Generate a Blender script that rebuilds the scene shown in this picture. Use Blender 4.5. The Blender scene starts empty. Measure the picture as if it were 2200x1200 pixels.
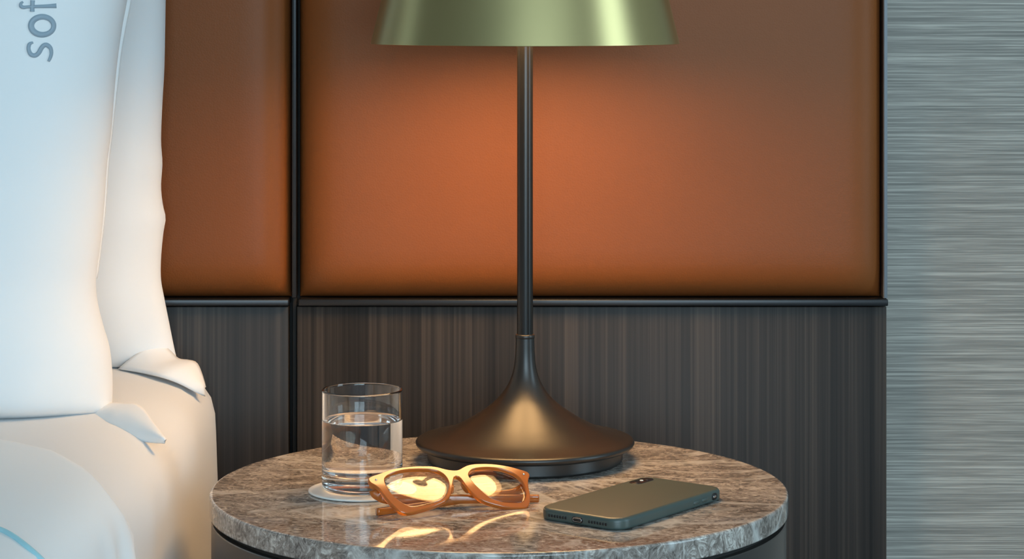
import bpy, bmesh, math, random
from mathutils import Vector, Matrix, noise

random.seed(7)
sc = bpy.context.scene
COL = sc.collection

# ------------------------------------------------------------------ camera
F = 5040.0            # focal length in pixels of the 2200-wide frame
CX, HY = 1100.0, 15.0  # principal column and horizon row
ZC = 0.9693            # eye height
TZ = 0.52              # table-top height
cam_d = bpy.data.cameras.new('camera')
cam = bpy.data.objects.new('camera', cam_d)
COL.objects.link(cam)
cam.location = (0, 0, ZC)
cam.rotation_euler = (math.radians(90), 0, 0)
cam_d.sensor_width = 36.0
cam_d.lens = F / 2200.0 * 36.0
cam_d.shift_y = -(600.0 - HY) / 2200.0
cam_d.clip_start = 0.01
sc.camera = cam

# ------------------------------------------------------------------ light and exposure
sc.view_settings.view_transform = 'Standard'
sc.view_settings.look = 'None'
sc.view_settings.exposure = 0.0
sc.view_settings.gamma = 1.0
sc.view_settings.use_curve_mapping = False
DAY = (0.62, 0.86, 1.0)
world = bpy.data.worlds.new('world')
sc.world = world
world.use_nodes = True
bg = world.node_tree.nodes['Background']
bg.inputs['Color'].default_value = (*DAY, 1)
bg.inputs['Strength'].default_value = 0.6


def area(name, loc, aim, sx, sy, watts, col):
    d = bpy.data.lights.new(name, 'AREA')
    d.shape = 'RECTANGLE'
    d.size, d.size_y = sx, sy
    d.energy = watts
    d.color = col
    o = bpy.data.objects.new(name, d)
    COL.objects.link(o)
    o.location = loc
    o.rotation_euler = (Vector(aim) - Vector(loc)).to_track_quat('-Z', 'Y').to_euler()
    return o


# daylight in the two window openings of the room (right side wall, and the wall behind the camera)
area('daylight_side_window', (2.50, 1.45, 1.35), (0, 1.45, 1.35), 0.86, 1.9, 20, DAY)
area('daylight_rear_window', (1.1, -2.68, 1.35), (1.1, 2, 1.35), 3.0, 1.9, 134, DAY)
LAMP_COL = (1.0, 0.58, 0.24)
LAMP_STRENGTH = 18.0

sc.cycles.max_bounces = 14
sc.cycles.diffuse_bounces = 4
sc.cycles.glossy_bounces = 5
sc.cycles.transmission_bounces = 12
sc.cycles.transparent_max_bounces = 12
sc.cycles.sample_clamp_indirect = 6.0


# ------------------------------------------------------------------ helpers
def at(x, y, d):
    """world point seen at photo position x, y at depth d"""
    return Vector(((x - CX) / F * d, d, ZC - (y - HY) / F * d))


def link(name, me, mat=None, parent=None, smooth=True):
    o = bpy.data.objects.new(name, me)
    COL.objects.link(o)
    if mat is not None:
        me.materials.append(mat)
    if parent is not None:
        o.parent = parent
    if smooth:
        for p in me.polygons:
            p.use_smooth = True
    return o


def from_bm(name, bm, mat=None, parent=None, smooth=True, normals=True):
    if normals:
        bmesh.ops.recalc_face_normals(bm, faces=bm.faces[:])
    me = bpy.data.meshes.new(name)
    bm.to_mesh(me)
    bm.free()
    return link(name, me, mat, parent, smooth)


def empty(name, loc=(0, 0, 0), rz=0.0):
    o = bpy.data.objects.new(name, None)
    COL.objects.link(o)
    o.location = loc
    o.rotation_euler = (0, 0, rz)
    o.empty_display_size = 0.05
    return o


def tag(o, label, cat, group=None):
    o['label'] = label
    o['category'] = cat
    if group:
        o['group'] = group
    return o


def struct(o):
    o['kind'] = 'structure'
    return o


def autosmooth(o, deg=35):
    """mark hard edges by angle"""
    me = o.data
    bm = bmesh.new()
    bm.from_mesh(me)
    lim = math.radians(deg)
    for e in bm.edges:
        if len(e.link_faces) == 2 and e.calc_face_angle(0) > lim:
            e.smooth = False
    bm.to_mesh(me)
    bm.free()
    return o


def box_bm(x0, x1, y0, y1, z0, z1, bev=0.0, seg=2, bm=None):
    own = bm is None
    b = bmesh.new()
    r = bmesh.ops.create_cube(b, size=1.0)
    for v in b.verts:
        v.co = Vector((x0 + (v.co.x + .5) * (x1 - x0), y0 + (v.co.y + .5) * (y1 - y0), z0 + (v.co.z + .5) * (z1 - z0)))
    if bev > 0:
        bmesh.ops.bevel(b, geom=b.edges[:], offset=bev, segments=seg, profile=0.5, affect='EDGES')
    if own:
        return b
    me = bpy.data.meshes.new('tmp')
    b.to_mesh(me)
    b.free()
    bm.from_mesh(me)
    bpy.data.meshes.remove(me)
    return bm


def box(name, x0, x1, y0, y1, z0, z1, mat, parent=None, bev=0.0, seg=2):
    o = from_bm(name, box_bm(x0, x1, y0, y1, z0, z1, bev, seg), mat, parent, smooth=bev > 0)
    if bev > 0:
        autosmooth(o, 50)
    return o


def lathe(name, prof, mat, parent=None, seg=128, closed=False, hard=40):
    """revolve (r, z) points about the local z axis; closed joins last to first"""
    full = [prof[0]]
    for (ra, za), (rb, zb_) in zip(prof[:-1], prof[1:]):
        L = math.hypot(rb - ra, zb_ - za)
        if L > .0065:      # holding loops keep long straight runs from shading into their bevels
            for t in (.0004 / L, .0016 / L, 1 - .0016 / L, 1 - .0004 / L):
                full.append((ra + (rb - ra) * t, za + (zb_ - za) * t))
        full.append((rb, zb_))
    prof = full
    bm = bmesh.new()
    rings = []
    for r, z in prof:
        if r < 1e-7:
            rings.append([bm.verts.new((0, 0, z))])
        else:
            rings.append([bm.verts.new((r * math.cos(2 * math.pi * k / seg), r * math.sin(2 * math.pi * k / seg), z)) for k in range(seg)])
    pairs = list(zip(rings[:-1], rings[1:]))
    if closed:
        pairs.append((rings[-1], rings[0]))
    for a, b in pairs:
        for k in range(seg):
            k2 = (k + 1) % seg
            if len(a) == 1 and len(b) == 1:
                continue
            if len(a) == 1:
                bm.faces.new((a[0], b[k2], b[k]))
            elif len(b) == 1:
                bm.faces.new((a[k], a[k2], b[0]))
            else:
                bm.faces.new((a[k], a[k2], b[k2], b[k]))
    o = from_bm(name, bm, mat, parent)
    return autosmooth(o, hard)


def catmull(pts, n=8, closed=False):
    P = [Vector(p) for p in pts]
    out = []
    m = len(P)
    rng = range(m) if closed else range(m - 1)
    for i in rng:
        if closed:
            a, b, c, d = P[(i - 1) % m], P[i], P[(i + 1) % m], P[(i + 2) % m]
        else:
            a, b, c, d = P[max(i - 1, 0)], P[i], P[i + 1], P[min(i + 2, m - 1)]
        for k in range(n):
            t = k / n
            out.append(0.5 * ((2 * b) + (c - a) * t + (2 * a - 5 * b + 4 * c - d) * t * t + (3 * b - a - 3 * c + d) * t ** 3))
    if not closed:
        out.append(P[-1])
    return out


def interp(tab, x):
    """smooth-ish interpolation in a sorted table of (x, y)"""
    if x <= tab[0][0]:
        return tab[0][1]
    for (a, fa), (b, fb) in zip(tab[:-1], tab[1:]):
        if x <= b:
            t = (x - a) / (b - a)
            return fa + (fb - fa) * t
    return tab[-1][1]


def resample(pts, n, closed=True):
    P = [Vector(p) for p in pts]
    if closed:
        P.append(P[0].copy())
    L = [0.0]
    for a, b in zip(P[:-1], P[1:]):
        L.append(L[-1] + (b - a).length)
    out = []
    j = 0
    cnt = n if closed else n - 1
    for k in range(n):
        t = L[-1] * k / cnt
        while j < len(L) - 2 and L[j + 1] < t:
            j += 1
        s = (t - L[j]) / max(L[j + 1] - L[j], 1e-9)
        out.append(P[j].lerp(P[j + 1], min(max(s, 0), 1)))
    return out


def tube(name, path, halfw, halfh, mat, parent=None, up=Vector((0, 0, 1)), seg=12, power=2.6):
    """sweep a superellipse section (halfw across, halfh along up) over path; sizes may be lists"""
    bm = bmesh.new()
    n = len(path)
    hw = halfw if isinstance(halfw, (list, tuple)) else [halfw] * n
    hh = halfh if isinstance(halfh, (list, tuple)) else [halfh] * n
    rings = []
    for i, p in enumerate(path):
        t = (path[min(i + 1, n - 1)] - path[max(i - 1, 0)]).normalized()
        side = t.cross(up).normalized()
        u2 = side.cross(t).normalized()
        ring = []
        for k in range(seg):
            a = 2 * math.pi * k / seg
            ca, sa = math.cos(a), math.sin(a)
            e = 2.0 / power
            ring.append(bm.verts.new(p + side * (hw[i] * math.copysign(abs(ca) ** e, ca)) + u2 * (hh[i] * math.copysign(abs(sa) ** e, sa))))
        rings.append(ring)
    for a, b in zip(rings[:-1], rings[1:]):
        for k in range(seg):
            bm.faces.new((a[k], a[(k + 1) % seg], b[(k + 1) % seg], b[k]))
    bm.faces.new(rings[0][::-1])
    bm.faces.new(rings[-1])
    return from_bm(name, bm, mat, parent)


def copy_part(src, parent, loc=None):
    o = src.copy()
    COL.objects.link(o)
    o.parent = parent
    if loc is not None:
        o.location = loc
    return o


# ------------------------------------------------------------------ materials
def mat(name, base=(.5, .5, .5), rough=.5, metal=0.0, **kw):
    m = bpy.data.materials.new(name)
    m.use_nodes = True
    b = m.node_tree.nodes['Principled BSDF']
    b.inputs['Base Color'].default_value = (*base, 1)
    b.inputs['Roughness'].default_value = rough
    b.inputs['Metallic'].default_value = metal
    for k, v in kw.items():
        b.inputs[k.replace('_', ' ')].default_value = v
    return m


class N:
    """small node-graph helper around a material"""
    def __init__(s, m):
        s.t = m.node_tree
        s.b = s.t.nodes['Principled BSDF']

    def node(s, kind, **kw):
        n = s.t.nodes.new(kind)
        for k, v in kw.items():
            if k in n.inputs.keys():
                n.inputs[k].default_value = v
            else:
                setattr(n, k, v)
        return n

    def link(s, a, b):
        s.t.links.new(a, b)

    def coords(s, scale, kind='Object', rot=(0, 0, 0)):
        tc = s.node('ShaderNodeTexCoord')
        mp = s.node('ShaderNodeMapping')
        mp.inputs['Scale'].default_value = scale
        mp.inputs['Rotation'].default_value = rot
        s.link(tc.outputs[kind], mp.inputs['Vector'])
        return mp.outputs['Vector']

    def noise(s, vec, scale=5.0, detail=3.0, rough=.55, dist=0.0):
        n = s.node('ShaderNodeTexNoise')
        n.inputs['Scale'].default_value = scale
        n.inputs['Detail'].default_value = detail
        n.inputs['Roughness'].default_value = rough
        n.inputs['Distortion'].default_value = dist
        s.link(vec, n.inputs['Vector'])
        return n.outputs['Fac']

    def ramp(s, fac, stops):
        r = s.node('ShaderNodeValToRGB')
        els = r.color_ramp.elements
        while len(els) < len(stops):
            els.new(0.5)
        for e, (p, c) in zip(els, stops):
            e.position = p
            e.color = (*c, 1) if len(c) == 3 else c
        s.link(fac, r.inputs['Fac'])
        return r.outputs['Color']

    def mix(s, fac, a, b, blend='MIX'):
        m = s.node('ShaderNodeMix', data_type='RGBA', blend_type=blend)
        for i, v in ((0, fac), (6, a), (7, b)):
            if hasattr(v, 'is_output'):
                s.link(v, m.inputs[i])
            elif i == 0:
                m.inputs[0].default_value = v
            else:
                m.inputs[i].default_value = (*v, 1)
        return m.outputs[2]

    def math(s, op, a, b=None):
        m = s.node('ShaderNodeMath', operation=op)
        for i, v in ((0, a), (1, b)):
            if v is None:
                continue
            if hasattr(v, 'is_output'):
                s.link(v, m.inputs[i])
            else:
                m.inputs[i].default_value = v
        return m.outputs[0]

    def bump(s, h, strength=.2, dist=.001):
        b = s.node('ShaderNodeBump')
        b.inputs['Strength'].default_value = strength
        b.inputs['Distance'].default_value = dist
        s.link(h, b.inputs['Height'])
        s.link(b.outputs['Normal'], s.b.inputs['Normal'])

    def base(s, c):
        s.link(c, s.b.inputs['Base Color'])


def m_wallpaper():
    m = mat('wallpaper', rough=.8)
    n = N(m)
    v = n.coords((3.0, 3.0, 430.0))
    a = n.noise(v, 1.0, 4, .65, .25)
    v2 = n.coords((16.0, 16.0, 780.0))
    b = n.noise(v2, 1.0, 2, .6, .1)
    h = n.math('ADD', n.math('MULTIPLY', a, .65), n.math('MULTIPLY', b, .35))
    n.base(n.ramp(h, [(.37, (.205, .192, .170)), (.5, (.315, .290, .255)), (.63, (.52, .48, .42))]))
    n.bump(h, .5, .0015)
    return m


def m_leather():
    m = mat('cognac_leather', rough=.45, Specular_IOR_Level=.22)
    n = N(m)
    v = n.coords((1, 1, 1))
    vo = n.node('ShaderNodeTexVoronoi', feature='DISTANCE_TO_EDGE')
    vo.inputs['Scale'].default_value = 330.0
    n.link(v, vo.inputs['Vector'])
    nz = n.noise(v, 140.0, 3)
    h = n.math('ADD', n.math('MINIMUM', vo.outputs['Distance'], .25), n.math('MULTIPLY', nz, .6))
    c = n.noise(v, 3.0, 3)
    n.base(n.ramp(c, [(.3, (.215, .064, .0155)), (.7, (.240, .072, .018))]))
    n.bump(h, .22, .0009)
    return m


def m_veneer():
    m = mat('dark_veneer', rough=.42, Specular_IOR_Level=.17)
    n = N(m)
    a = n.noise(n.coords((300.0, 300.0, 1.3)), 1.0, 3, .6)
    b = n.noise(n.coords((26.0, 26.0, .25)), 1.0, 3, .55)
    g = n.math('ADD', n.math('MULTIPLY', a, .45), n.math('MULTIPLY', b, .55))
    c = n.ramp(g, [(.33, (.011, .0085, .007)), (.5, (.033, .026, .0215)), (.66, (.088, .068, .054))])
    k = n.noise(n.coords((9.0, 9.0, .1)), 1.0, 2)
    n.base(n.mix(n.math('MULTIPLY', k, .5), c, (.022, .022, .024)))
    n.bump(a, .08, .0004)
    return m


def m_marble():
    m = mat('brown_marble', rough=.07)
    n = N(m)
    n.b.inputs['Coat Weight'].default_value = .25
    n.b.inputs['Coat Roughness'].default_value = .03
    v = n.coords((1, 1.55, 1.0), rot=(0, 0, math.radians(10)))
    big = n.noise(v, 10.0, 5, .6, 1.0)
    fine = n.noise(v, 72.0, 10, .76, 2.2)
    g = n.math('ADD', n.math('MULTIPLY', big, .26), n.math('MULTIPLY', fine, .74))
    c = n.ramp(g, [(.40, (.080, .066, .057)), (.46, (.200, .168, .146)), (.525, (.335, .290, .258)), (.605, (.68, .63, .57))])
    # pale wandering veins
    w = n.noise(v, 3.6, 4, .6, .9)
    vein = n.math('ABSOLUTE', n.math('SUBTRACT', w, .5))
    vm = n.ramp(vein, [(.0, (1, 1, 1)), (.006, (.6, .6, .6)), (.02, (0, 0, 0))])
    w2 = n.noise(n.coords((1, 1.0, 1.0), rot=(0, 0, math.radians(70))), 8.0, 5, .6, .7)
    vein2 = n.math('ABSOLUTE', n.math('SUBTRACT', w2, .5))
    vm2 = n.ramp(vein2, [(.0, (1, 1, 1)), (.007, (0, 0, 0))])
    c = n.mix(n.math('MULTIPLY', vm, .85), c, (.60, .58, .55))
    c = n.mix(n.math('MULTIPLY', vm2, .5), c, (.52, .50, .47))
    n.base(c)
    return m


def m_fabric(name, col, bump=.12):
    m = mat(name, col, .85)
    n = N(m)
    n.b.inputs['Sheen Weight'].default_value = .15
    v = n.coords((1, 1, 1))
    a = n.noise(v, 1400.0, 1)
    b = n.noise(v, 18.0, 3, .5, .3)
    h = n.math('ADD', n.math('MULTIPLY', a, .06), b)
    n.bump(h, bump, .004)
    return m


def m_brushed():
    m = mat('brushed_olive_brass', (.52, .435, .205), .27, 1.0)
    n = N(m)
    n.b.inputs['Anisotropic'].default_value = .55
    tg = n.node('ShaderNodeTangent', direction_type='RADIAL', axis='Z')
    n.link(tg.outputs['Tangent'], n.b.inputs['Tangent'])
    h = n.noise(n.coords((3.0, 3.0, 1500.0)), 1.0, 2)
    n.bump(h, .05, .0002)
    return m


M = {
    'wallpaper': m_wallpaper(), 'leather': m_leather(), 'veneer': m_veneer(), 'marble': m_marble(),
    'pillowcase': m_fabric('white_cotton', (.84, .85, .86), .10),
    'sheet': m_fabric('white_sheet', (.72, .74, .76), .10),
    'duvet': m_fabric('white_duvet', (.90, .90, .90), .12),
    'shade': m_brushed(),
    'black': mat('satin_black_metal', (.011, .0105, .010), .36, 0.0, Specular_IOR_Level=.62),
    'black_gloss': mat('black_trim_metal', (.036, .037, .040), .34, .7),
    'pole': mat('semi_gloss_black', (.009, .0085, .008), .24, 0.0, Specular_IOR_Level=.42),
    'steel': mat('steel_edge_trim', (.30, .32, .35), .30, .9),
    'shade_inner': mat('shade_lining', (.75, .70, .62), .5),
    'hub': mat('dark_hub', (.05, .045, .04), .5, .3),
    'gap': mat('dark_recess', (.015, .013, .012), .8),
    'drum': mat('smoked_metal', (.115, .105, .10), .30, .75),
    'glass': mat('clear_glass', (1, 1, 1), 0.0, 0.0, IOR=1.5, Transmission_Weight=1.0),
    'water': mat('water', (1, 1, 1), 0.0, 0.0, IOR=1.333, Transmission_Weight=1.0),
    'coaster': mat('white_coaster', (.80, .79, .76), .45),
    'case': mat('green_silicone', (.040, .066, .062), .42, 0.0, Specular_IOR_Level=.75),
    'phone_dark': mat('black_glass', (.012, .012, .014), .12),
    'hole': mat('black_hole', (.006, .006, .007), .6),
    'chrome': mat('polished_metal', (.62, .63, .66), .18, 1.0),
    'flash': mat('flash_lens', (.9, .9, .86), .2),
    'thread': mat('grey_blue_thread', (.29, .37, .44), .42, Sheen_Weight=.2),
    'piping': mat('pale_cyan_piping', (.42, .74, .82), .6),
    'carpet': mat('grey_carpet', (.12, .15, .18), .95),
    'paint': mat('room_paint', (.38, .36, .34), .85),
    'ceiling': mat('ceiling_paint', (.86, .86, .85), .9),
    'wood_base': mat('bed_base_fabric', (.20, .17, .15), .9),
}
# acetate: warm translucent amber with a polished surface
M['acetate'] = mat('amber_acetate', (.60, .17, .022), .13, 0.0, IOR=1.48, Transmission_Weight=.4,
                   Subsurface_Weight=.15, Subsurface_Scale=.004, Coat_Weight=.4, Coat_Roughness=.06)
# thin spectacle lens
m = bpy.data.materials.new('spectacle_lens')
m.use_nodes = True
nt = m.node_tree
for nd in list(nt.nodes):
    nt.nodes.remove(nd)
out = nt.nodes.new('ShaderNodeOutputMaterial')
tr = nt.nodes.new('ShaderNodeBsdfTransparent')
tr.inputs['Color'].default_value = (.97, .95, .90, 1)
gl = nt.nodes.new('ShaderNodeBsdfGlossy')
gl.inputs['Roughness'].default_value = .015
gl.inputs['Color'].default_value = (1, 1, 1, 1)
lw = nt.nodes.new('ShaderNodeLayerWeight')
lw.inputs['Blend'].default_value = .5
pw_ = nt.nodes.new('ShaderNodeMath')
pw_.operation = 'POWER'
pw_.inputs[1].default_value = 4.0
nt.links.new(lw.outputs['Facing'], pw_.inputs[0])
fr = nt.nodes.new('ShaderNodeMath')
fr.operation = 'MULTIPLY_ADD'
fr.inputs[1].default_value = .9
fr.inputs[2].default_value = .032
nt.links.new(pw_.outputs[0], fr.inputs[0])
mx = nt.nodes.new('ShaderNodeMixShader')
nt.links.new(fr.outputs[0], mx.inputs[0])
nt.links.new(tr.outputs[0], mx.inputs[1])
nt.links.new(gl.outputs[0], mx.inputs[2])
nt.links.new(mx.outputs[0], out.inputs['Surface'])
M['lens'] = m
# where the water touches the glass: light passes from glass (1.5) into water (1.333)
m = bpy.data.materials.new('water_against_glass')
m.use_nodes = True
nt = m.node_tree
for nd in list(nt.nodes):
    nt.nodes.remove(nd)
out = nt.nodes.new('ShaderNodeOutputMaterial')
gs = nt.nodes.new('ShaderNodeBsdfGlass')
gs.inputs['IOR'].default_value = 1.333 / 1.5
gs.inputs['Roughness'].default_value = 0.0
nt.links.new(gs.outputs[0], out.inputs['Surface'])
M['wet_glass'] = m
# the lamp's glowing diffuser
m = bpy.data.materials.new('glowing_diffuser')
m.use_nodes = True
b = m.node_tree.nodes['Principled BSDF']
b.inputs['Base Color'].default_value = (.8, .78, .72, 1)
b.inputs['Emission Color'].default_value = (*LAMP_COL, 1)
b.inputs['Emission Strength'].default_value = LAMP_STRENGTH
M['diffuser'] = m

# ------------------------------------------------------------------ room shell
RX0, RX1, RY0, RY1, RZ1 = -2.6, 2.42, -2.6, 2.665, 2.6
struct(box('floor', RX0, RX1, RY0, RY1, -.05, 0, M['carpet']))
struct(box('ceiling', RX0, RX1, RY0, RY1, RZ1, RZ1 + .05, M['ceiling']))
struct(box('wall_back', RX0, RX1 + .1, RY1, RY1 + .1, 0, RZ1, M['wallpaper']))
struct(box('wall_left', RX0 - .1, RX0, RY0, RY1, 0, RZ1, M['paint']))


def wall_with_opening(name, axis, p0, p1, a0, a1, o0, o1, oz0, oz1, matl):
    """a wall slab with a rectangular opening: axis 'x' runs along x, 'y' along y"""
    bm = bmesh.new()
    for (u0, u1, z0, z1) in ((a0, o0, 0, RZ1), (o1, a1, 0, RZ1), (o0, o1, 0, oz0), (o0, o1, oz1, RZ1)):
        if axis == 'x':
            box_bm(u0, u1, p0, p1, z0, z1, bm=bm)
        else:
            box_bm(p0, p1, u0, u1, z0, z1, bm=bm)
    return struct(from_bm(name, bm, matl, smooth=False))


wall_with_opening('wall_right', 'y', RX1, RX1 + .1, RY0, RY1, 1.0, 1.9, .38, 2.32, M['paint'])
wall_with_opening('wall_front', 'x', RY0 - .1, RY0, RX0, RX1, -.42, 2.38, .38, 2.32, M['paint'])
bm = bmesh.new()
for (y0, y1, z0, z1) in ((1.0, 1.03, .38, 2.32), (1.87, 1.9, .38, 2.32), (1.03, 1.87, .38, .41), (1.03, 1.87, 2.29, 2.32)):
    box_bm(RX1 + .03, RX1 + .06, y0, y1, z0, z1, bm=bm)
struct(from_bm('window_1', bm, M['gap'], smooth=False))
bm = bmesh.new()
for (x0, x1, z0, z1) in ((-.42, -.38, .38, 2.32), (.95, 1.01, .38, 2.32), (2.34, 2.38, .38, 2.32), (-.38, 2.34, .38, .42), (-.38, 2.34, 2.28, 2.32)):
    box_bm(x0, x1, RY0 - .06, RY0 - .03, z0, z1, bm=bm)
struct(from_bm('window_2', bm, M['gap'], smooth=False))

# ------------------------------------------------------------------ headboard
HB = empty('headboard', (0, 2.655, 0))
tag(HB, 'wall-wide headboard of cognac leather panels over dark striped veneer', 'headboard')
HB_Y = 2.655


def hb(o):
    o.location = (0, -HB_Y, 0)
    return o


HX0, HX1, HTOP = -1.9, .4180, 1.55
hb(box('backing_board', HX0, HX1 - .001, 2.640, 2.6649, .02, HTOP, M['gap'], HB))


def leather_panel(x0, x1, z0, z1):
    """upholstered cushion panel with rounded, rolled-in edges"""
    def dist_steps(a, b):
        near = [0, .0006, .0018, .004, .007, .011, .016, .022, .03, .04, .055, .075, .1]
        L = b - a
        mid = [.1 + (L - .2) * k / 10 for k in range(1, 10)]
        s = near + mid + [L - t for t in near[::-1]]
        return [a + t for t in s]
    xs, zs = dist_steps(x0, x1), dist_steps(z0, z1)
    yb, yf = 2.634, 2.598

    def prof(d):
        t = min(max(d, 0.0) / .055, 1.0)
        return (1 - (1 - t) ** 3.0) ** .55
    bm = bmesh.new()
    g = []
    for z in zs:
        row = []
        for x in xs:
            dx, dz = min(x - x0, x1 - x), min(z - z0, z1 - z)
            k = prof(dx) * prof(dz)
            row.append(bm.verts.new((x, yb - (yb - yf) * k, z)))
        g.append(row)
    for i in range(len(zs) - 1):
        for j in range(len(xs) - 1):
            bm.faces.new((g[i][j], g[i][j + 1], g[i + 1][j + 1], g[i + 1][j]))
    # close the back
    back = [[bm.verts.new((x, 2.6395, z)) for x in (x0, x1)] for z in (z0, z1)]
    bm.faces.new((back[0][0], back[1][0], back[1][1], back[0][1]))
    bm.faces.new([back[0][0], back[0][1]] + g[0][::-1])
    bm.faces.new([back[1][1], back[1][0]] + g[-1])
    bm.faces.new([back[1][0], back[0][0]] + [r[0] for r in g])
    bm.faces.new([back[0][1], back[1][1]] + [r[-1] for r in g][::-1])
    return hb(from_bm('leather_panel', bm, M['leather'], HB))


leather_panel(-.2380, .4128, .6450, HTOP)
leather_panel(HX0, -.2475, .6450, HTOP)
hb(box('veneer_panel', -.2400, .4180, 2.618, 2.6395, .03, .6352, M['veneer'], HB, .0008))
hb(box('veneer_panel', HX0, -.2495, 2.618, 2.6395, .03, .6352, M['veneer'], HB, .0008))
hb(box('metal_trim', -.2375, .4180, 2.606, 2.6395, .6372, .6447, M['black_gloss'], HB, .0012))
hb(box('metal_trim', HX0, -.2482, 2.606, 2.6395, .6372, .6447, M['black_gloss'], HB, .0012))
hb(box('metal_trim', -.2452, -.2402, 2.612, 2.6395, .6455, HTOP, M['black_gloss'], HB, .0008))
hb(box('metal_trim', -.2458, -.2413, 2.628, 2.6395, .03, .6440, M['gap'], HB, .0008))
# the strip closing the right edge is chamfered towards the window side
bm = bmesh.new()
pr = [(.4132, 2.6395), (.4132, 2.6120), (.4143, 2.6108), (.4182, 2.6135), (.4182, 2.6395)]
lo = [bm.verts.new((x, y, .6455)) for x, y in pr]
hi = [bm.verts.new((x, y, HTOP)) for x, y in pr]
for k in range(5):
    bm.faces.new((lo[k], lo[(k + 1) % 5], hi[(k + 1) % 5], hi[k]))
bm.faces.new(lo[::-1])
bm.faces.new(hi)
hb(from_bm('metal_trim', bm, M['steel'], HB, smooth=False))

# ------------------------------------------------------------------ bed
BED = empty('bed', (-1.1, 1.55, 0))
tag(BED, 'bed with smooth white fitted sheet over a rounded mattress edge', 'bed')
BX, BYE = -.3185, 2.585
SIDE = [(-1.88, .500), (-1.88, .545), (-1.84, .566), (-1.70, .573), (-1.1, .575), (-.62, .575), (-.48, .574), (-.42, .573), (-.385, .570),
        (-.356, .563), (-.338, .554), (-.3265, .540), (-.3205, .520), (-.3185, .460), (-.3190, .42), (-.3205, .37), (-.323, .31), (-.326, .25)]


def sheet_z(x):
    return interp([(p[0], p[1]) for p in SIDE[2:12]], x)


def sweep_bed(name, prof2, ys, matl, parent, amp, seed, off=None):
    P = resample([Vector((x, 0, z)) for x, z in prof2], 120, closed=False)
    bm = bmesh.new()
    g = []
    for j, y in enumerate(ys):
        row = []
        for i, p in enumerate(P):
            t = P[min(i + 1, len(P) - 1)] - P[max(i - 1, 0)]
            nrm = Vector((-t.z, 0, t.x)).normalized()
            q = Vector((p.x, y, p.z))
            side = 1.0 if p.z < .53 else .35
            d = amp * side * (noise.noise(Vector((p.x * 3 + seed, y * 13, p.z * 2.2))) + .5 * noise.noise(Vector((p.x * 7, y * 29 + seed, p.z * 5))))
            row.append(bm.verts.new(q + nrm * d + (off(i / (len(P) - 1), j / (len(ys) - 1), q) if off else Vector())))
        g.append(row)
    for j in range(len(ys) - 1):
        for i in range(len(P) - 1):
            bm.faces.new((g[j][i], g[j][i + 1], g[j + 1][i + 1], g[j + 1][i]))
    bm.faces.new(g[0])
    bm.faces.new(g[-1][::-1])
    bm.faces.new([r[0] for r in g] + [r[-1] for r in g][::-1])
    o = from_bm(name, bm, matl, parent)
    return autosmooth(o, 60)


ys = [.35 + (BYE - .35) * k / 110 for k in range(111)]


def head_round(s, t, q):
    d = BYE - q.y
    e = max(0.0, 1 - d / .05)
    t2 = min(max((q.y - 2.26) / .2, 0.0), 1.0)
    rise = .010 * t2 * t2 * (3 - 2 * t2) * min(max((q.z - .48) / .06, 0.0), 1.0)
    return Vector((-.010 * e * e if q.x > -.45 else 0, 0, rise - (.010 * e * e if q.z > .5 else 0)))


mt = sweep_bed('mattress', SIDE, ys, M['sheet'], BED, .0032, 3.1, head_round)
mt.location = (1.1, -1.55, 0)
o = box('bed_base', -1.86, -.36, .40, 2.57, .0, .249, M['wood_base'], BED, .012)
o.location = (1.1, -1.55, 0)

# duvet: a thicker cover whose far corner is rounded and which hangs down the side
DSIDE = [(-1.7, .597), (-1.1, .603), (-.62, .603), (-.48, .602), (-.42, .601), (-.38, .5985), (-.35, .594), (-.330, .587), (-.3165, .576), (-.3095, .560), (-.3070, .535), (-.3060, .50),
         (-.3055, .45), (-.306, .40), (-.308, .34), (-.312, .28)]
DP = resample([Vector((x, 0, z)) for x, z in DSIDE], 150, closed=False)


def d_end(x, z):
    """how far towards the wall the cover reaches"""
    if z < .576:
        return 1.900 + .006 * math.sin((.576 - z) * 30)
    return interp([(-1.7, 2.10), (-.75, 2.095), (-.62, 2.085), (-.53, 2.07), (-.445, 2.04), (-.386, 2.0), (-.345, 1.945), (-.330, 1.918), (-.317, 1.900)], x)


bm = bmesh.new()
NS = 90
grid = []
for i, p in enumerate(DP):
    t = DP[min(i + 1, len(DP) - 1)] - DP[max(i - 1, 0)]
    nrm = Vector((-t.z, 0, t.x)).normalized()
    yend = d_end(p.x, p.z)
    row = []
    for j in range(NS + 1):
        s = j / NS
        y = .45 + (yend - .45) * (1 - (1 - s) ** 1.8)
        edge = max(0.0, 1 - (yend - y) / .045)
        drop = -(.0215 if p.z > .59 else .0215 * max(0.0, (p.z - .545) / .045)) * edge ** 2.2
        fold = 0.0
        if p.z < .575:
            k = min((.575 - p.z) / .06, 1.0)
            fold = k * (.0045 * math.sin(y * 95 + 1.5 * math.sin(p.z * 11)) * math.exp(-((y - 1.84) / .07) ** 2) + .003 * math.sin(y * 31))
        d = drop + fold + .0022 * noise.noise(Vector((p.x * 5, y * 6, p.z * 3)))
        row.append(bm.verts.new(Vector((p.x, y, p.z)) + nrm * d))
    grid.append(row)
for i in range(len(DP) - 1):
    for j in range(NS):
        bm.faces.new((grid[i][j], grid[i + 1][j], grid[i + 1][j + 1], grid[i][j + 1]))
duvet = from_bm('duvet', bm, M['duvet'])
so = duvet.modifiers.new('thickness', 'SOLIDIFY')
so.thickness = .009
so.offset = -1.0
tag(duvet, 'white duvet with rounded corner hanging over the bedside', 'duvet')


def duvet_top(x):
    return interp(sorted((p.x, p.z) for p in DP if p.z > .54), x)


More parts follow.
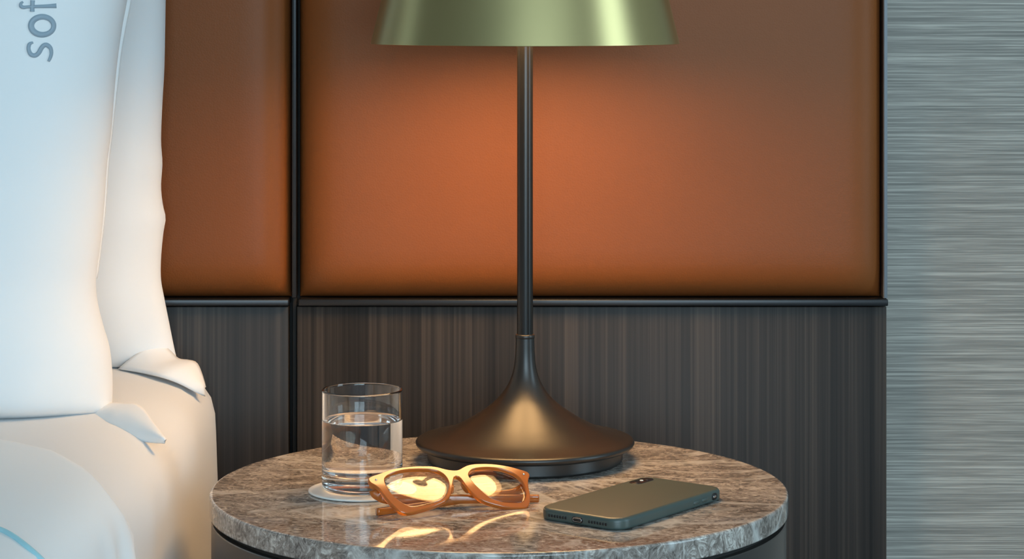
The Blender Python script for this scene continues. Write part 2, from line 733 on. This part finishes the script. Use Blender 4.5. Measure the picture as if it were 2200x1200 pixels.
def on_duvet(px, py):
    d = 1.2
    while d < 2.2:
        p = at(px, py, d)
        if p.x < -.3085 and p.z <= duvet_top(p.x) + .0012:
            return p
        d += .0005
    return p


pts = catmull([on_duvet(*q) for q in ((-150, 1105), (-90, 1114), (-40, 1125), (0, 1137), (30, 1153), (60, 1176), (88, 1201), (108, 1226))], 8)
pp = tube('piping', pts, .0022, .0022, M['piping'], duvet, seg=8, power=2)
pp['label'] = 'pale cyan piping line'


# ------------------------------------------------------------------ pillows
def make_pillow(name, edge_px, depth0, lean, xl, zb, zt, T0, seed, pw=3.4, shape=.55, nx=110, nz=130, foot=3.4):
    """edge_px: right-hand outline; returns object and its front surface y(x, z)"""
    def mid(z):
        return depth0 + (z - .57) * lean
    tab = []
    for (px, py) in edge_px:
        d = depth0
        for _ in range(6):
            w = at(px, py, d)
            d = mid(w.z)
        tab.append((w.z, w.x))
    tab.sort()
    cur = [(p.x, p.y) for p in catmull([Vector((a, b_, 0)) for a, b_ in tab], 6)]

    def xr(z):
        return interp(cur, z)

    def thick(u, v):
        return T0 * max(1 - abs(u) ** pw, 0) ** shape * max(1 - abs(v) ** (foot if v < 0 else pw), 0) ** (shape * .8)

    def wr(x, z, u, v):
        e = max(0, abs(u) - .55) / .45
        a = .0016 * noise.noise(Vector((x * 9 + seed, z * 5, seed)))
        a += .0030 * e * noise.noise(Vector((x * 6, z * 16 + seed, 3.0)))
        lo = max(0, -v - .6) / .4
        a += .0035 * lo * noise.noise(Vector((x * 22 + seed, z * 9, 1.0)))
        return a

    def surf(x, z):
        u = 2 * (x - xl) / (xr(z) - xl) - 1
        v = 2 * (z - zb) / (zt - zb) - 1
        return mid(z) - thick(u, v) - wr(x, z, u, v) * (1 - abs(u) ** 8)
    bm = bmesh.new()
    us = [math.sin(math.pi / 2 * (2 * i / nx - 1)) for i in range(nx + 1)]
    vs = [math.sin(math.pi / 2 * (2 * j / nz - 1)) for j in range(nz + 1)]
    fr_, bk_ = [], []
    for v in vs:
        z = zb + (v + 1) / 2 * (zt - zb)
        rf, rb = [], []
        for u in us:
            x = xl + (u + 1) / 2 * (xr(z) - xl)
            t = thick(u, v)
            vf = bm.verts.new((x, mid(z) - t - wr(x, z, u, v) * (1 - abs(u) ** 8), z))
            rf.append(vf)
            rb.append(vf if abs(u) > .99999 or abs(v) > .99999 else bm.verts.new((x, mid(z) + t * .6, z)))
        fr_.append(rf)
        bk_.append(rb)
    for j in range(nz):
        for i in range(nx):
            bm.faces.new((fr_[j][i], fr_[j][i + 1], fr_[j + 1][i + 1], fr_[j + 1][i]))
            q = (bk_[j][i], bk_[j + 1][i], bk_[j + 1][i + 1], bk_[j][i + 1])
            q = tuple(dict.fromkeys(q))
            if len(q) >= 3:
                try:
                    bm.faces.new(q)
                except ValueError:
                    pass
    return from_bm(name, bm, M['pillowcase']), surf, mid, xr


def flap(name, top, bottom, parent, thickness=.004, n=24, m=10, bulge=.004):
    """cloth hem between two curves given as (px, py, depth)"""
    A = resample(catmull([at(*p) for p in top], 8), n, closed=False)
    B = resample(catmull([at(*p) for p in bottom], 8), n, closed=False)
    bm = bmesh.new()
    g = []
    for i in range(n):
        row = []
        for j in range(m):
            s = j / (m - 1)
            p = A[i].lerp(B[i], s)
            p.y -= bulge * math.sin(math.pi * s)
            p.z += bulge * .6 * math.sin(math.pi * s)
            row.append(bm.verts.new(p))
        g.append(row)
    for i in range(n - 1):
        for j in range(m - 1):
            bm.faces.new((g[i][j], g[i + 1][j], g[i + 1][j + 1], g[i][j + 1]))
    o = from_bm(name, bm, M['pillowcase'], parent)
    so = o.modifiers.new('thickness', 'SOLIDIFY')
    so.thickness = thickness
    so.offset = 0
    return o


FE = [(300, -220), (288, -100), (273, 0), (262, 60), (251, 140), (244, 215), (238, 290), (230, 350), (223, 450), (215, 530), (206, 598), (209, 645), (222, 700), (235, 745), (241, 800), (241, 860), (236, 905), (230, 940)]
front, fsurf, fmid, fxr = make_pillow('pillow', FE, 2.312, .08, -.98, .570, 1.19, .098, 2.0, foot=44.0)
tag(front, 'front white pillow embroidered with grey letters', 'pillow', 'pillows propped against the headboard')
RE = [(360, -220), (358, -100), (356, 0), (355, 60), (353, 150), (349, 220), (346, 300), (349, 350), (346, 400), (350, 440), (356, 468), (351, 500), (346, 555), (346, 600), (353, 640), (363, 690), (373, 740), (381, 775), (388, 800), (392, 840)]
rear, rsurf, rmid, rxr = make_pillow('pillow', RE, 2.518, .02, -.98, .583, 1.17, .070, 9.0)
tag(rear, 'plain white pillow behind the embroidered one, against the leather', 'pillow', 'pillows propped against the headboard')

flap('pillowcase_hem', [(200, 862, 2.335), (225, 866, 2.318), (262, 868, 2.285), (300, 872, 2.265), (332, 912, 2.225), (356, 946, 2.200)],
     [(190, 893, 2.300), (215, 902, 2.275), (240, 912, 2.252), (275, 930, 2.230), (308, 948, 2.215), (355, 950, 2.200)], front, .003, bulge=.004)
flap('pillowcase_hem', [(185, 890, 2.305), (210, 902, 2.285), (245, 918, 2.262), (285, 940, 2.245), (306, 957, 2.235), (317, 974, 2.228)],
     [(180, 902, 2.300), (210, 914, 2.275), (245, 926, 2.255), (282, 947, 2.240), (300, 963, 2.232), (318, 979, 2.226)], front, .003, bulge=.001)
flap('pillowcase_hem', [(345, 735, 2.515), (368, 757, 2.510), (384, 772, 2.505), (405, 775, 2.50), (422, 781, 2.495), (433, 806, 2.488), (440, 832, 2.480)],
     [(255, 793, 2.500), (300, 799, 2.480), (345, 809, 2.462), (385, 824, 2.462), (412, 838, 2.464), (428, 846, 2.468), (439, 850, 2.476)], rear, .003, bulge=.006)

# the back layer of the front pillowcase showing past its edge
def near_mid(px, py, off):
    d = 2.33
    for _ in range(6):
        d = fmid(at(px, py, d).z) + off
    return (px, py, d)


rows_y = (-80, 5, 50, 110, 160, 195, 238, 300, 352, 450, 530, 598)
out_x = (290, 281, 272, 261, 255, 251, 246, 239, 233, 226, 217, 208)
in_x = (280, 268, 259, 249, 244, 240, 236, 231, 224, 217, 209, 202)
flap('pillowcase_edge', [near_mid(x, y, .006) for x, y in zip(out_x, rows_y)], [near_mid(x, y, .0015) for x, y in zip(in_x, rows_y)], front, .0015, n=60, m=5, bulge=.0)

# embroidered letters on the front pillow
K = 7.5


def ribbon(name, strokes, parent, closed=False):
    bm = bmesh.new()
    for st in strokes:
        loop = st.get('closed', False)
        pts = [Vector((x / K, y / K, w / K)) for x, y, w in st['p']]
        C = catmull(pts, 8, closed=loop)
        n = len(C)
        rows = []
        for i, c in enumerate(C):
            a = C[(i - 1) % n] if loop else C[max(i - 1, 0)]
            b_ = C[(i + 1) % n] if loop else C[min(i + 1, n - 1)]
            t = Vector((b_.x - a.x, b_.y - a.y))
            t.normalize()
            nv = Vector((-t.y, t.x))
            row = []
            for k, (s, h) in enumerate(((-1, -.0004), (-.92, .0010), (-.5, .0019), (0, .0022), (.5, .0019), (.92, .0010), (1, -.0004))):
                px, py = c.x + nv.x * s * c.z * .5, c.y + nv.y * s * c.z * .5
                d = 2.28
                for _ in range(5):
                    w = at(px, py, d)
                    d = fsurf(w.x, w.z)
                w = at(px, py, d)
                w.y -= h
                row.append(bm.verts.new(w))
            rows.append(row)
        rng = range(n) if loop else range(n - 1)
        for i in rng:
            for k in range(6):
                bm.faces.new((rows[i][k], rows[i][k + 1], rows[(i + 1) % n][k + 1], rows[(i + 1) % n][k]))
        if not loop:
            bm.faces.new(rows[0])
            bm.faces.new(rows[-1][::-1])
    o = from_bm(name, bm, M['thread'], parent)
    return o


ribbon('embroidered_letter', [{'p': [(535, 683, 34), (478, 710, 62), (462, 790, 66), (498, 872, 72), (565, 893, 76), (625, 850, 78), (668, 775, 76), (715, 728, 78), (768, 730, 76), (818, 780, 66), (830, 860, 58), (812, 930, 54), (785, 985, 46)]}], front)
oc = []
for k in range(20):
    a = 2 * math.pi * k / 20
    xo, yo = 680 + 229 * math.cos(a), 415 + 192 * math.sin(a)
    xi, yi = 690 + 136 * math.cos(a), 415 + 97 * math.sin(a)
    oc.append(((xo + xi) / 2, (yo + yi) / 2, math.hypot(xo - xi, yo - yi)))
ribbon('embroidered_letter', [{'p': oc, 'closed': True}], front)
ribbon('embroidered_letter', [{'p': [(910, 93, 80), (760, 100, 64), (570, 106, 56), (450, 112, 54), (375, 118, 62), (338, 92, 62), (342, 52, 46), (375, 30, 34)]},
                              {'p': [(528, 5, 78), (525, 60, 72), (522, 125, 72), (520, 187, 80)]}], front)

# ------------------------------------------------------------------ side table
TX, TY, TR = -.0122, 2.2, .2695
TAB = empty('side_table', (TX, TY, 0))
tag(TAB, 'round side table with brown veined marble top on dark metal drum', 'table')
TH = .0195
lathe('marble_top', [(0, TZ - TH), (TR - .0015, TZ - TH), (TR - .0004, TZ - TH + .0006), (TR, TZ - TH + .0016), (TR, TZ - .0024), (TR - .0005, TZ - .0010), (TR - .0018, TZ - .0001), (TR - .003, TZ), (0, TZ)], M['marble'], TAB, 192)
lathe('shadow_gap', [(0, TZ - TH - .0060), (TR - .0085, TZ - TH - .0060), (TR - .0085, TZ - TH + .0004), (0, TZ - TH + .0004)], M['gap'], TAB, 128)
DT = TZ - TH - .0052
lathe('drum', [(0, .012), (TR - .012, .012), (TR - .003, .02), (TR - .0018, .03), (TR - .0018, DT - .0008), (TR - .0026, DT), (TR - .010, DT), (TR - .011, DT - .004), (0, DT - .004)], M['drum'], TAB, 160)
lathe('plinth', [(0, 0), (TR - .03, 0), (TR - .03, .013), (0, .013)], M['gap'], TAB, 96)

# ------------------------------------------------------------------ table lamp
LX, LY = .01293, 2.328
LAMP = empty('table_lamp', (LX, LY, TZ))
tag(LAMP, 'black table lamp with flared trumpet base and olive brass shade, lit', 'lamp')
prof = [(.0092, .1225), (.0094, .1150), (.0097, .1060), (.0105, .0970), (.0122, .0880), (.0150, .0795), (.0200, .0703), (.0273, .0612), (.0360, .0535), (.0450, .0470), (.0550, .0407), (.0640, .0357), (.0750, .0304), (.0850, .0264), (.0940, .0238), (.1010, .0224), (.1050, .0216), (.1074, .0206), (.1085, .0188), (.1081, .0168), (.1064, .0150), (.1033, .0138), (.0990, .0133)]
pc = [(p.x, p.y) for p in catmull([Vector((a, b_, 0)) for a, b_ in prof], 4)]
lathe('base', [(0, .1225)] + pc + [(0, .0133)], M['black'], LAMP, 160, hard=50)
lathe('foot', [(0, .0005), (.0955, .0005), (.0963, .0012), (.0968, .0025), (.0968, .0136), (0, .0136)], M['black'], LAMP, 160)
lathe('collar', [(0, .1210), (.0092, .1210), (.0096, .1216), (.0096, .1240), (.0091, .1247), (.0082, .1252), (0, .1252)], M['black'], LAMP, 96, hard=60)
SZ = .4126
lathe('pole', [(0, .1250), (.0079, .1250), (.0079, SZ + .050), (0, SZ + .050)], M['pole'], LAMP, 96)
SH, R0, R1 = .165, .1530, .1135
REC = .034
shade = lathe('shade', [(R0 - .0012, SZ), (R0, SZ + .0004), (R1, SZ + SH), (0, SZ + SH), (0, SZ + SH - .0015), (R1 - .0016, SZ + SH - .0016), (R0 - .0022, SZ + .0012)], M['shade'], LAMP, 192, closed=False, hard=30)
shade['label'] = 'brushed olive brass cone shade'
# lining inside the shade, below the diffuser
rr = lambda z: R0 + (R1 - R0) * z / SH
lathe('shade_lining', [(rr(.0015) - .0026, SZ + .0015), (rr(REC + .01) - .0026, SZ + REC + .01), (rr(REC + .01) - .0023, SZ + REC + .01), (rr(.0015) - .0023, SZ + .0015)], M['shade_inner'], LAMP, 160, closed=True)
rd = rr(REC) - .004
lathe('diffuser', [(.030, SZ + REC), (rd, SZ + REC), (rd, SZ + REC + .003), (.030, SZ + REC + .003)], M['diffuser'], LAMP, 128, closed=True)
lathe('hub', [(.0080, SZ + REC - .003), (.030, SZ + REC - .003), (.0305, SZ + REC - .001), (.0305, SZ + REC + .006), (.0080, SZ + REC + .006)], M['hub'], LAMP, 96, closed=True)

# ------------------------------------------------------------------ coaster and water glass
GX, GY = -.1393, 2.181
coaster = lathe('coaster', [(0, 0.0002), (.0488, 0.0002), (.0502, .0010), (.0500, .0020), (.0490, .0024), (.0465, .0022), (.043, .0019), (0, .0019)], M['coaster'], None, 128, hard=60)
coaster.location = (GX + .0005, GY - .003, TZ)
tag(coaster, 'flat white round coaster under the water glass', 'coaster')
GL = empty('drinking_glass', (GX, GY, TZ + .0021))
tag(GL, 'straight clear tumbler half full of water on white coaster', 'glass')
GR, GH, GI = .0375, .0925, .0356
WL = .0638
FLOOR_IN = [(GI, .0205), (GI - .0008, .0172), (GI - .0030, .0152), (GI - .007, .0146), (0, .0142)]


def orient_out(o):
    """make an open lathed shell face away from the glass: its widest face must look outwards"""
    me = o.data
    f = max(me.polygons, key=lambda p: p.center.x)
    if f.normal.x < 0:
        me.flip_normals()


tum = lathe('tumbler', [(0, .0012), (.030, .0010), (.0335, .0), (.0355, .0006), (.0369, .0024), (.0374, .0055), (GR, .012), (GR, GH - .0008), (GR - .0006, GH - .0001), (GR - .0013, GH), (GI + .0004, GH - .0006),
                        (GI, GH - .0018), (GI, WL + .0012)], M['glass'], GL, 128, hard=75)
orient_out(tum)
wat = lathe('water', [(0, WL), (GI - .0030, WL), (GI - .0014, WL + .0002), (GI - .0005, WL + .0006), (GI, WL + .0012)] + FLOOR_IN, M['water'], GL, 128, hard=75)
wat.data.materials.append(M['wet_glass'])
orient_out(wat)
for p in wat.data.polygons:
    r_ = math.hypot(p.center.x, p.center.y)
    if p.center.z < WL - .0001 or (abs(p.normal.z) < .2):
        p.material_index = 1

# ------------------------------------------------------------------ spectacles
EW = Vector((0.91957426, 0.39033611, -0.04495451))
EU = Vector((-0.30527137, 0.78179167, 0.54370136))
EN = Vector((0.24737133, -0.48625045, 0.83807394))
EO = at(870, 1096, (ZC - TZ - .0085) * F / (1096 - HY))
OUT = [(-22.0, 42.8), (-9.8, 47.5), (-1.1, 50.8), (8.5, 53.0), (22.9, 54.2), (36.9, 53.8), (45.0, 52.3), (52.5, 49.0), (58.8, 47.2), (63.2, 46.9), (66.9, 48.2), (72.0, 51.2), (77.5, 53.4), (86.6, 54.6), (100.4, 53.9), (114.4, 50.8), (125.5, 46.4), (132.5, 42.6), (133.6, 38.5), (131.0, 34.5), (128.6, 28.0), (127.3, 22.2), (126.4, 15.8), (124.9, 10.0), (122.0, 3.9), (118.0, .3), (109.9, -0.4), (98.2, 1.4), (87.0, 4.9), (78.8, 8.9), (73.4, 13.6), (69.6, 19.9), (66.6, 26.6), (64.9, 33.1), (63.3, 37.6), (60.9, 39.3), (58.3, 37.9), (55.6, 32.3), (52.6, 25.0), (48.6, 16.8), (43.3, 11.4), (34.1, 6.8), (21.9, 3.0), (10.0, 0.4), (1.6, -0.2), (-4.0, 2.0), (-7.4, 7.3), (-10.1, 12.2), (-12.4, 17.3), (-14.2, 22.3), (-15.8, 28.2), (-19.8, 33.6), (-23.0, 37.4)]
LA = [(-8.0, 39.9), (-0.4, 45.9), (7.7, 48.7), (15.7, 50.0), (23.5, 50.2), (31.2, 49.9), (38.7, 49.0), (45.5, 46.3), (50.0, 40.3), (51.0, 31.3), (47.2, 21.4), (40.6, 13.5), (32.4, 9.9), (24.4, 7.8), (16.5, 6.5), (8.7, 6.1), (2.6, 9.8), (-2.3, 15.3), (-6.1, 22.1), (-8.3, 30.3)]
LB = [(73.2, 40.6), (79.1, 47.2), (86.8, 48.9), (94.2, 49.2), (101.3, 48.6), (108.0, 47.0), (113.9, 43.7), (119.3, 39.6), (122.7, 33.2), (123.9, 25.0), (122.9, 16.0), (118.0, 7.8), (110.6, 6.0), (103.4, 6.3), (96.6, 7.3), (90.3, 9.6), (84.6, 13.2), (80.9, 19.2), (77.4, 25.5), (74.6, 32.5)]
EYE = empty('eyeglasses', (EO.x, EO.y, TZ))
tag(EYE, 'folded amber acetate eyeglasses lying in front of the lamp', 'eyeglasses')


def E(s, t, h=0.0):
    """spectacle-plane point (mm) relative to the eyeglasses' origin; h is out of the front"""
    h = h + 1.5 - (t - 46.0) ** 2 / 640.0 - (s - 60.0) ** 2 / 5000.0    # the front is gently curved
    p = EO + EW * (s * .00099) + EU * (t * .00099) + EN * (h / 1000)
    return p - Vector((EO.x, EO.y, TZ))


def smooth2(L, n):
    return resample(catmull([Vector((a, b_, 0)) for a, b_ in L], 6, closed=True), n)


def inset2(loop, d):
    """move a closed 2-D loop inwards by d (positive = towards the inside of a clockwise loop)"""
    n = len(loop)
    outl = []
    for i in range(n):
        t = loop[(i + 1) % n] - loop[(i - 1) % n]
        t.normalize()
        outl.append(loop[i] + Vector((t.y, -t.x, 0)) * d)
    return outl


def area2(L):
    return sum(L[i].x * L[(i + 1) % len(L)].y - L[(i + 1) % len(L)].x * L[i].y for i in range(len(L)))


def frame_mesh():
    bm = bmesh.new()
    outer, la, lb = smooth2(OUT, 160), smooth2(LA, 72), smooth2(LB, 72)
    sg = 1 if area2(outer) < 0 else -1
    sa = 1 if area2(la) < 0 else -1
    sb = 1 if area2(lb) < 0 else -1
    levels = ((-4.4, .7), (-4.1, .25), (-3.4, 0), (-.9, 0), (-.35, .2), (0, .75))

    def wall(loop, sgn):
        rings = []
        for h, d in levels:
            L = inset2(loop, d * sgn)
            rings.append([bm.verts.new(E(p.x, p.y, h)) for p in L])
        n = len(loop)
        for a, b_ in zip(rings[:-1], rings[1:]):
            for k in range(n):
                bm.faces.new((a[k], a[(k + 1) % n], b_[(k + 1) % n], b_[k]))
        return rings[0], rings[-1]
    o0, o1 = wall(outer, sg)
    a0, a1 = wall(la, -sa)
    b0, b1 = wall(lb, -sb)
    for rings in ((o0, a0, b0), (o1, a1, b1)):
        edges = []
        for r in rings:
            for k in range(len(r)):
                e = bm.edges.get((r[k], r[(k + 1) % len(r)]))
                edges.append(e)
        bmesh.ops.triangle_fill(bm, use_beauty=True, use_dissolve=False, edges=edges)
    return bm


fo = from_bm('frame_front', frame_mesh(), M['acetate'], EYE)
bm = bmesh.new()                     # crisp milled edge between the flat faces and their bevels
bm.from_mesh(fo.data)
for e in bm.edges:
    if len(e.link_faces) == 2:
        f1, f2 = (abs(f.normal.dot(EN)) > .97 for f in e.link_faces)
        if f1 != f2:
            e.smooth = False
bm.to_mesh(fo.data)
bm.free()


def lens_mesh(L, dx, dy, nr=10):
    bm = bmesh.new()
    loop = inset2(smooth2(L, 64), -.25 if area2(smooth2(L, 64)) < 0 else .25)
    c = sum(loop, Vector()) / len(loop)
    top = c + Vector((dx, dy, 0))
    for hoff in (0.0,):
        rings = []
        for i in range(nr + 1):
            s = i / nr
            ring = []
            for p in loop:
                q = c.lerp(p, s)
                sag = ((q.x - top.x) ** 2 - dx * dx) / 440.0 + ((q.y - top.y) ** 2 - dy * dy) / 800.0
                ring.append((q, hoff - sag))
            rings.append(ring)
        cv = bm.verts.new(E(c.x, c.y, hoff - 1.8))
        prev = None
        for i, ring in enumerate(rings[1:]):
            vs = [bm.verts.new(E(q.x, q.y, h - 1.8)) for q, h in ring]
            n = len(vs)
            for k in range(n):
                if prev is None:
                    bm.faces.new((cv, vs[k], vs[(k + 1) % n]))
                else:
                    bm.faces.new((prev[k], vs[k], vs[(k + 1) % n], prev[(k + 1) % n]))
            prev = vs
    return bm


for L, dx, dy in ((LA, 7, -44), (LB, -9, -44)):
    lo_ = from_bm('lens', lens_mesh(L, dx, dy), M['lens'], EYE)
    so = lo_.modifiers.new('thickness', 'SOLIDIFY')
    so.thickness = .0012
    so.offset = -1
# folded temples
OFF = Vector((EO.x, EO.y, TZ))


def tp(px, py, h):
    d = (ZC - TZ - h) * F / (py - HY)
    return at(px, py, d) - OFF


tl = catmull([E(-17.5, 36, -3.5), E(-17.5, 33.5, -7.5), E(-14, 31, -10.5), E(-4, 27.5, -12.5), tp(905, 1071, .0085), tp(990, 1071.5, .0072), tp(1075, 1071, .0058), tp(1128, 1070, .0046), tp(1157, 1070, .0040)], 7)
n = len(tl)
tube('temple', tl, [.0021] * (n - 14) + [.0021 + .0003 * k / 13 for k in range(14)], [.0052 - .0018 * k / n for k in range(n)], M['acetate'], EYE, seg=14, power=3.2)
trr = catmull([E(127.5, 35.5, -3.5), E(127.5, 33, -7.5), E(124, 30.5, -9.5), E(112, 26, -10), tp(1045, 1064, .0088), tp(960, 1078, .0050), tp(890, 1088, .0036), tp(845, 1094.5, .0036), tp(810, 1099, .0036)], 7)
n = len(trr)
tube('temple', trr, [.0021] * (n - 14) + [.0021 + .0008 * k / 13 for k in range(14)], [.0046 - .0013 * min(1, 2 * k / n) for k in range(n)], M['acetate'], EYE, seg=14, power=3.2)
# hinge rivets
rv = bmesh.new()
bmesh.ops.create_uvsphere(rv, u_segments=12, v_segments=8, radius=.0011)
rivet = from_bm('rivet', rv, M['chrome'], EYE)
rivet.location = E(-16.3, 39.2, -.1)
copy_part(rivet, EYE, E(127.6, 39.4, -.1))
for s, t in ((-16.0, 34.6), (126.5, 35.0)):
    hbm = box_bm(-.0022, .0022, -.0016, .0016, -.0016, .0016, .0004)
    hg = from_bm('hinge', hbm, M['chrome'], EYE)
    hg.location = E(s, t, -6.2)
    hg.rotation_euler = Matrix((EW, EU, EN)).transposed().to_euler()
# nose pads
for s, t, lean in ((54.6, 28.5, 1), (66.8, 28.5, -1)):
    nb = bmesh.new()
    bmesh.ops.create_uvsphere(nb, u_segments=16, v_segments=10, radius=1.0)
    MM = Matrix((EW * .0016, EU * .0065, EN * .0028)).transposed()
    R2 = Matrix.Rotation(math.radians(-18 * lean), 3, EN)
    for v in nb.verts:
        v.co = R2 @ (MM @ v.co)
    np_ = from_bm('nose_pad', nb, M['acetate'], EYE)
    np_.location = E(s, t, -4.6)

# ------------------------------------------------------------------ phone
PH_A = math.radians(53.3)
PL, PW, PH = .172, .089, .0108
PHONE = empty('smartphone', (.1085, 2.1026, TZ), PH_A)
tag(PHONE, 'smartphone face down in a matte dark green case', 'phone')


def rounded_slab(L, W, r, zprof, seg=10):
    """zprof: list of (inset, z)"""
    bm = bmesh.new()
    rings = []
    for ins, z in zprof:
        ring = []
        l, w, q = L / 2 - ins, W / 2 - ins, max(r - ins, .0005)
        for cx_, cy_, a0 in ((l - q, w - q, 0), (-l + q, w - q, 90), (-l + q, -w + q, 180), (l - q, -w + q, 270)):
            for k in range(seg + 1):
                a = math.radians(a0 + 90 * k / seg)
                ring.append(bm.verts.new((cx_ + q * math.cos(a), cy_ + q * math.sin(a), z)))
        rings.append(ring)
    n = len(rings[0])
    for a, b_ in zip(rings[:-1], rings[1:]):
        for k in range(n):
            bm.faces.new((a[k], a[(k + 1) % n], b_[(k + 1) % n], b_[k]))
    bm.faces.new(rings[0][::-1])
    bm.faces.new(rings[-1])
    return bm


zp = []
for k in range(7):
    a = math.radians(90 * k / 6)
    zp.append((.0022 * (1 - math.sin(a)), .0003 + .0022 * (1 - math.cos(a))))
for k in range(9):
    a = math.radians(90 * k / 8)
    zp.append((.0036 * (1 - math.cos(a)), PH - .0036 + .0036 * math.sin(a)))
o = from_bm('case', rounded_slab(PL, PW, .0150, zp), M['case'], PHONE)
autosmooth(o, 50)
# camera window near the far left corner (local +x is towards the far end, +y towards the left side)
cambm = rounded_slab(.0300, .0125, .0060, [(.0004, 0), (0, .0002), (0, .0005), (.0004, .0007)])
cm = from_bm('camera_window', cambm, M['phone_dark'], PHONE)
cm.location = (PL / 2 - .0240, PW / 2 - .0125, PH - .0002)
ring_bm = rounded_slab(.0322, .0147, .0071, [(.0009, 0), (0, .0001), (.0004, .0005), (.0010, .0004)])
rg = from_bm('camera_surround', ring_bm, M['case'], PHONE)
rg.location = (PL / 2 - .0240, PW / 2 - .0125, PH - .0004)
for dx, r, mm in ((-.0088, .0042, 'phone_dark'), (.0088, .0042, 'phone_dark'), (0, .0017, 'flash')):
    c_ = lathe('camera_lens' if mm != 'flash' else 'camera_flash', [(0, .0), (r, 0), (r, .0004), (r * .9, .0006), (0, .0005)], M[mm], cm, 32)
    c_.location = (dx, 0, .0006)
# charging port on the near end
pb = rounded_slab(.0118, .0050, .0024, [(0, 0), (0, .0008), (.0003, .0010), (.0008, .0010), (.0010, .0007)])
port = from_bm('charging_port', pb, M['phone_dark'], PHONE)
port.rotation_euler = (math.radians(90), 0, math.radians(-90))
port.location = (-PL / 2 + .0006, .0005, PH * .46)
pr_ = from_bm('port_rim', rounded_slab(.0094, .0034, .0016, [(0, 0), (0, .0005), (.0004, .0006), (.0006, .0002)]), M['chrome'], port)
pr_.location = (0, 0, .0008)
pi_ = from_bm('port_hole', rounded_slab(.0078, .0019, .0009, [(0, 0), (0, .0004)]), M['hole'], port)
pi_.location = (0, 0, .0013)
hbm = rounded_slab(.0019, .0024, .0009, [(0, 0), (0, .0003)], 4)
hole0 = from_bm('speaker_hole', hbm, M['hole'], PHONE)
hole0.rotation_euler = (math.radians(90), 0, math.radians(-90))
first = True
for side in (-1, 1):
    for k in range(7):
        loc = (-PL / 2 - .00005 + .0001, side * (.0125 + k * .0029) + .0005, PH * .46)
        if first:
            hole0.location = loc
            first = False
        else:
            copy_part(hole0, PHONE, loc)
# keys and switch on the long right side
for xk in (.036, .050):
    kb = from_bm('volume_key', rounded_slab(.0105, .0034, .0016, [(.0, 0), (0, .0006), (.0005, .0009)]), M['case'], PHONE)
    kb.rotation_euler = (math.radians(90), 0, 0)
    kb.location = (xk, -PW / 2 + .0004, PH * .47)
sb_ = from_bm('switch_recess', rounded_slab(.0088, .0062, .0030, [(0, 0), (0, .0006)]), M['hole'], PHONE)
sb_.rotation_euler = (math.radians(90), 0, 0)
sb_.location = (.0660, -PW / 2 + .0003, PH * .5)
ss_ = from_bm('switch', rounded_slab(.0048, .0018, .0008, [(0, 0), (0, .0004), (.0002, .0005)]), M['chrome'], sb_)
ss_.location = (0, 0, .0005)
